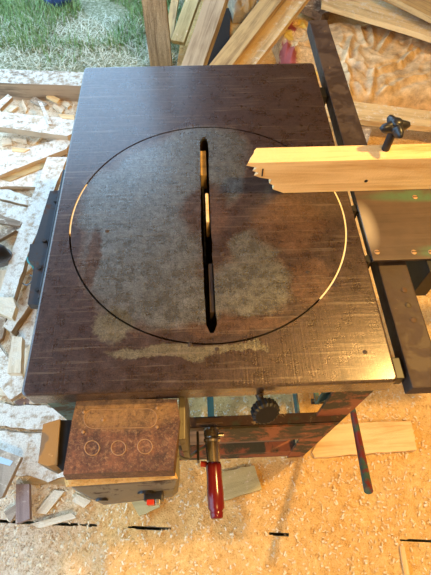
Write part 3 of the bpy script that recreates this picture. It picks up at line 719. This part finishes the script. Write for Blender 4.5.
# many small random offcuts filling the heap, all of one look
base_chip = slab('offcut', [(20, 200), (30, 201), (30, 206), (20, 205)], .02, .010, M['pale'])
spots = [(10, 262, .03), (26, 270, .03), (20, 285, .03), (2, 330, .03), (14, 322, .03), (6, 235, .03), (30, 225, .03), (24, 240, .04), (12, 108, .03), (24, 106, .03), (58, 108, .03), (66, 104, .03), (20, 140, .03), (38, 138, .03), (54, 143, .04), (6, 142, .03), (14, 196, .03), (34, 192, .03), (50, 502, .03), (28, 316, .03), (2, 392, .02), (30, 392, .02)]
for i, (x, y, z) in enumerate(spots):
    o = base_chip if i == 0 else base_chip.copy()
    if i: C.objects.link(o)
    p = U(x, y, .02); o.location = p; o.rotation_euler = (random.uniform(-.12, .12), random.uniform(-.12, .12), random.uniform(0, PI))
    o.scale = (random.uniform(.8, 1.9), random.uniform(.5, 1.1), 1)
    tag(o, 'small pale wood offcut lying in the sawdust left of the saw', 'offcut', 'small offcuts in the sawdust')
# green cable and wire
tube('teal_cable', [U(27, 256, .10), U(29, 262, .13), U(33, 266, .13), U(36, 275, .10)], .006, M['tealcable'])
tag(bpy.data.objects['teal_cable'], 'short teal cable loop under the left bracket', 'cable')
tube('wire', [U(22, 283, .09), U(27, 285, .12), U(32, 281, .13), U(33, 277, .12), U(30, 275, .10)], .003, M['cable'])
tag(bpy.data.objects['wire'], 'thin grey wire loop beside the long straight board', 'wire')

# black boot at the left edge
bt = empty('rubber_boot', U(-30, 256, 0), 'black rounded rubber boot toe poking in at the left edge', 'boot')
ca = U(-17, 253, .15)
bm = bmesh.new(); rg = []
for i in range(15):
    t = i / 14; x = -.22 + .325 * t; wv = .047 * math.sqrt(max(.0, 1 - max(0, (t - .62) / .38) ** 2.4)) + .001; hv = (.10 - .055 * max(0, min(1, t * 1.4))) * math.sqrt(max(.0, 1 - max(0, (t - .78) / .22) ** 2.4)) + .001
    rg.append([Vector((x, wv * math.cos(a), .012 + hv * (.5 + .5 * math.sin(a)) * 1.2)) for a in [2 * PI * k / 24 for k in range(24)]])
loft(bm, rg); mw = Matrix.Translation((ca.x, ca.y, .115)); link('boot_upper', bm, M['black'], bt, True, mw)
bm = bmesh.new(); rg = [[Vector((-.22 + (.325 * (.5 + .5 * math.copysign(abs(math.cos(a)) ** .6, math.cos(a)))), .050 * math.copysign(abs(math.sin(a)) ** .8, math.sin(a)), z)) for a in [2 * PI * k / 36 for k in range(36)]] for z in (-.012, .012)]
loft(bm, rg); link('boot_sole', bm, M['cable'], bt, False, mw)
bm = bmesh.new(); lathe(bm, (-.17, 0, .06), (0, 0, 1), [(0, .052), (.08, .052), (.2, .06), (.26, .064)], 28); link('boot_shaft', bm, M['black'], bt, True, mw)

# ------------------------------------------------------------------ far side: post, leaning timbers, sacks, boards
pc = Vector((-.236, 2.385, 0))
bm = bmesh.new(); rg = []
for i in range(30):
    z = -.05 + 2.80 * i / 29
    rg.append([(sx * (.066 + .003 * noise.noise(Vector((z * 4, sx, 0)))), sy * .055, z) for sx, sy in ((-1, -1), (1, -1), (1, 1), (-1, 1))])
loft(bm, rg); bmesh.ops.bevel(bm, geom=[e for e in bm.edges if e.calc_face_angle(0) > .5], offset=.008, segments=2, affect='EDGES')
t = NT('rough post wood'); v = t.coord('Object', (40, 40, 3)); gpn = t.noise(v, 1, 6, .7, .5); sp = t.noise(t.coord('Object'), 90, 4, .8)
pm = t.out(t.mix(t.ramp(sp, [(.5, 0.0), (.7, .6)]), t.ramp(gpn, [(.35, (.16, .11, .06)), (.6, (.46, .36, .22))]), (.12, .08, .04)), .85, 0, t.math('ADD', gpn, sp), .8, .006)
o = link('post', bm, pm, mw=Matrix.Translation(pc)); tag(o, 'upright rough wooden post beside the opening to the grass', 'post')
def bpx(name, a, za, b, zb_, wid, th, m, label, e0=.05, e1=1.0, roll=0, up=(0, 0, 1), cat='timber'):
    return beam(name, U(a[0], a[1], za), U(b[0], b[1], zb_ * .5), wid, th, M[m], label, cat, 'timbers leaning behind the saw', e0=e0, e1=e1, roll=roll, up=up)
bpx('timber', (178, 43), .07, (193, 0), .38, .085, .03, 'olive', 'yellowish board leaning close beside the upright post', .0, .7)
bpx('timber', (195, 64), .10, (214, 8), .50, .125, .06, 'gold2', 'greyish squared timber leaning between two golden boards', .15, .5)
bpx('timber', (169, 40), .04, (175, 0), .15, .05, .02, 'gold', 'narrow brown board behind the yellowish one by the post', .0, .7)
bpx('timber', (222, 66), .13, (273, 0), .52, .118, .035, 'gold', 'golden timber with a knot leaning over the others', .1, .9)
bpx('timber', (246, 66), .10, (297, 2), .46, .105, .03, 'goldlight', 'lower golden timber lying beside the knotted one', .1, .9)
kc = U(259, 17, .45)
# sacks
def heap(name, cx, cy, rx, ry, h, mat, label, cat, ang=0, crease=.035, fr=5.0, pw=4, seed=0, thick=.02, folds=()):
    bm = bmesh.new(); n = 90 if not folds else 170; G = []
    for j in range(n + 1):
        row = []
        for i in range(n + 1):
            u = -1 + 2 * i / n; v = -1 + 2 * j / n
            e = max(0, 1 - abs(u) ** pw) * max(0, 1 - abs(v) ** pw)
            p = Vector((u * rx * (1 + .07 * noise.noise(Vector((v * 2, seed, 1)))), v * ry * (1 + .07 * noise.noise(Vector((u * 2, seed, 4)))), 0))
            q = Vector((p.x * fr, p.y * fr, seed)); wq = q + Vector((noise.noise(q * .7), noise.noise(q * .7 + Vector((5, 5, 5))), 0)) * 1.2
            r1 = (1 - abs(noise.noise(wq)) * 2.2); r2 = (1 - abs(noise.noise(wq * 2.3)) * 2.2)
            p.z = h * e ** .4 * (1 + .15 * noise.noise(q * .6)) + crease * e ** .3 * (r1 + .45 * r2)
            for A_, B_, hh in folds:
                d_ = B_ - A_; t_ = max(0, min(1, (Vector((p.x, p.y)) - A_).dot(d_) / d_.length_squared))
                q_ = (Vector((p.x, p.y)) - A_ - d_ * t_).length + .006 * noise.noise(Vector((p.x * 20, p.y * 20, 2)))
                p.z += hh * (math.exp(-abs(q_) / .012) - .7 * math.exp(-((abs(q_) - .03) / .016) ** 2)) * (1 - .5 * abs(2 * t_ - 1))
            row.append(bm.verts.new(p))
        G.append(row)
    for j in range(n):
        for i in range(n): bm.faces.new((G[j][i], G[j][i + 1], G[j + 1][i + 1], G[j + 1][i]))
    # closed underside
    per = G[0][:] + [G[k][n] for k in range(1, n + 1)] + G[n][-2::-1] + [G[k][0] for k in range(n - 1, 0, -1)]
    low = [bm.verts.new((v.co.x, v.co.y, -.005)) for v in per]; m = len(per)
    for k in range(m): bm.faces.new((per[k], low[k], low[(k + 1) % m], per[(k + 1) % m]))
    bm.faces.new(low)
    o = link(name, bm, mat, smooth=True, mw=Matrix.Translation((cx, cy, .012)) @ Matrix.Rotation(ang, 4, 'Z')); return tag(o, label, cat)
sc_ = U(385, 52, .12)
fo = []; Rm_ = Matrix.Rotation(.12, 2)
for a_, b_, h_ in (((338, 45), (352, 61), .022), ((352, 61), (373, 72), .024), ((373, 72), (400, 63), .024), ((400, 63), (417, 48), .02), ((345, 74), (373, 90), .022), ((372, 68), (374, 106), .012), ((352, 36), (345, 60), .018), ((345, 60), (354, 98), .02), ((380, 100), (426, 104), .018), ((395, 82), (424, 76), .02), ((371, 18), (374, 50), .010), ((395, 25), (378, 52), .016), ((374, 90), (396, 84), .018), ((405, 40), (420, 36), .014), ((358, 20), (366, 44), .014)):
    fo.append(tuple(Rm_ @ (U(q[0], q[1], .12).xy - Vector((sc_.x + .02, sc_.y))) for q in (a_, b_)) + (h_,))
heap('paper_sack', sc_.x + .02, sc_.y, .36, .37, .10, M['sack'], 'big crumpled beige paper sack dusted with sawdust right of the rail', 'sack', -.12, .009, 5.0, 9, 2, folds=fo)
rc = U(303, 48, .1); rs = heap('paper_bag', rc.x - .02, rc.y, .13, .30, .12, M['redbag'], 'red printed bag half buried in sawdust behind the saw', 'bag', .1, .02, 8, 6, 9)
yb_ = U(437, 75, .08); heap('yellow_bag', yb_.x + .02, yb_.y, .08, .10, .08, M['yellowbag'], 'yellow wrapper at the right edge beside the beige sack', 'wrapper', .2, .015, 10, 4, 6)
db = U(436, 45, .1); heap('red_cloth', db.x + .06, db.y, .12, .12, .10, plain('dark red', (.14, .03, .02), .8, var=.4, sc=20), 'dark red rag at the right edge beyond the beige sack', 'rag', .2, .02, 8, 4, 8)
pb = U(245, 15, .25); pb = U(243, 12, .05); heap('plastic_bag', pb.x + .01, pb.y + .12, .10, .17, .10, M['plasticbag'], 'dusty grey plastic bag standing behind the leaning timbers', 'bag', .1, .04, 8, 4, 4)
slab('gap_shade_slab', [(198, 68), (222, 8), (231, 8), (228, 68)], .03, .02, M['dark'], 'near black slab added as the shadow in the gap between the leaning timbers', 'board')  # dark slab put in as painted shade between the timbers
# boards right
S_('board', [(318, 97), (431, 111), (470, 117), (470, 134), (431, 127), (322, 116)], .14, .03, 'goldlight', 'pale board lying in front of the beige sack right of the rail', rough=0, bv=.003)
S_('board', [(322, -8), (360, -10), (418, 17), (470, 36), (470, 52), (431, 37), (410, 30), (322, 4)], .22, .03, 'goldlight', 'broad pale board lying across the back of the beige sack', rough=.003, bv=.003)
S_('board', [(378, -10), (440, -12), (470, 5), (470, 32), (431, 17)], .31, .03, 'gold', 'golden board stacked on the broad pale one at top right', rough=0, bv=.003)
S_('board', [(300, -14), (322, -10), (330, 12), (322, 14), (300, 4)], .1, .05, 'bark', 'dark brown block end behind the tip of the guide rail', 'wood block', rough=0)
S_('board', [(340, 118), (372, 128), (366, 148), (346, 140)], .10, .02, 'grey', 'grey dusty offcut between the rail and the star knob', rough=0)
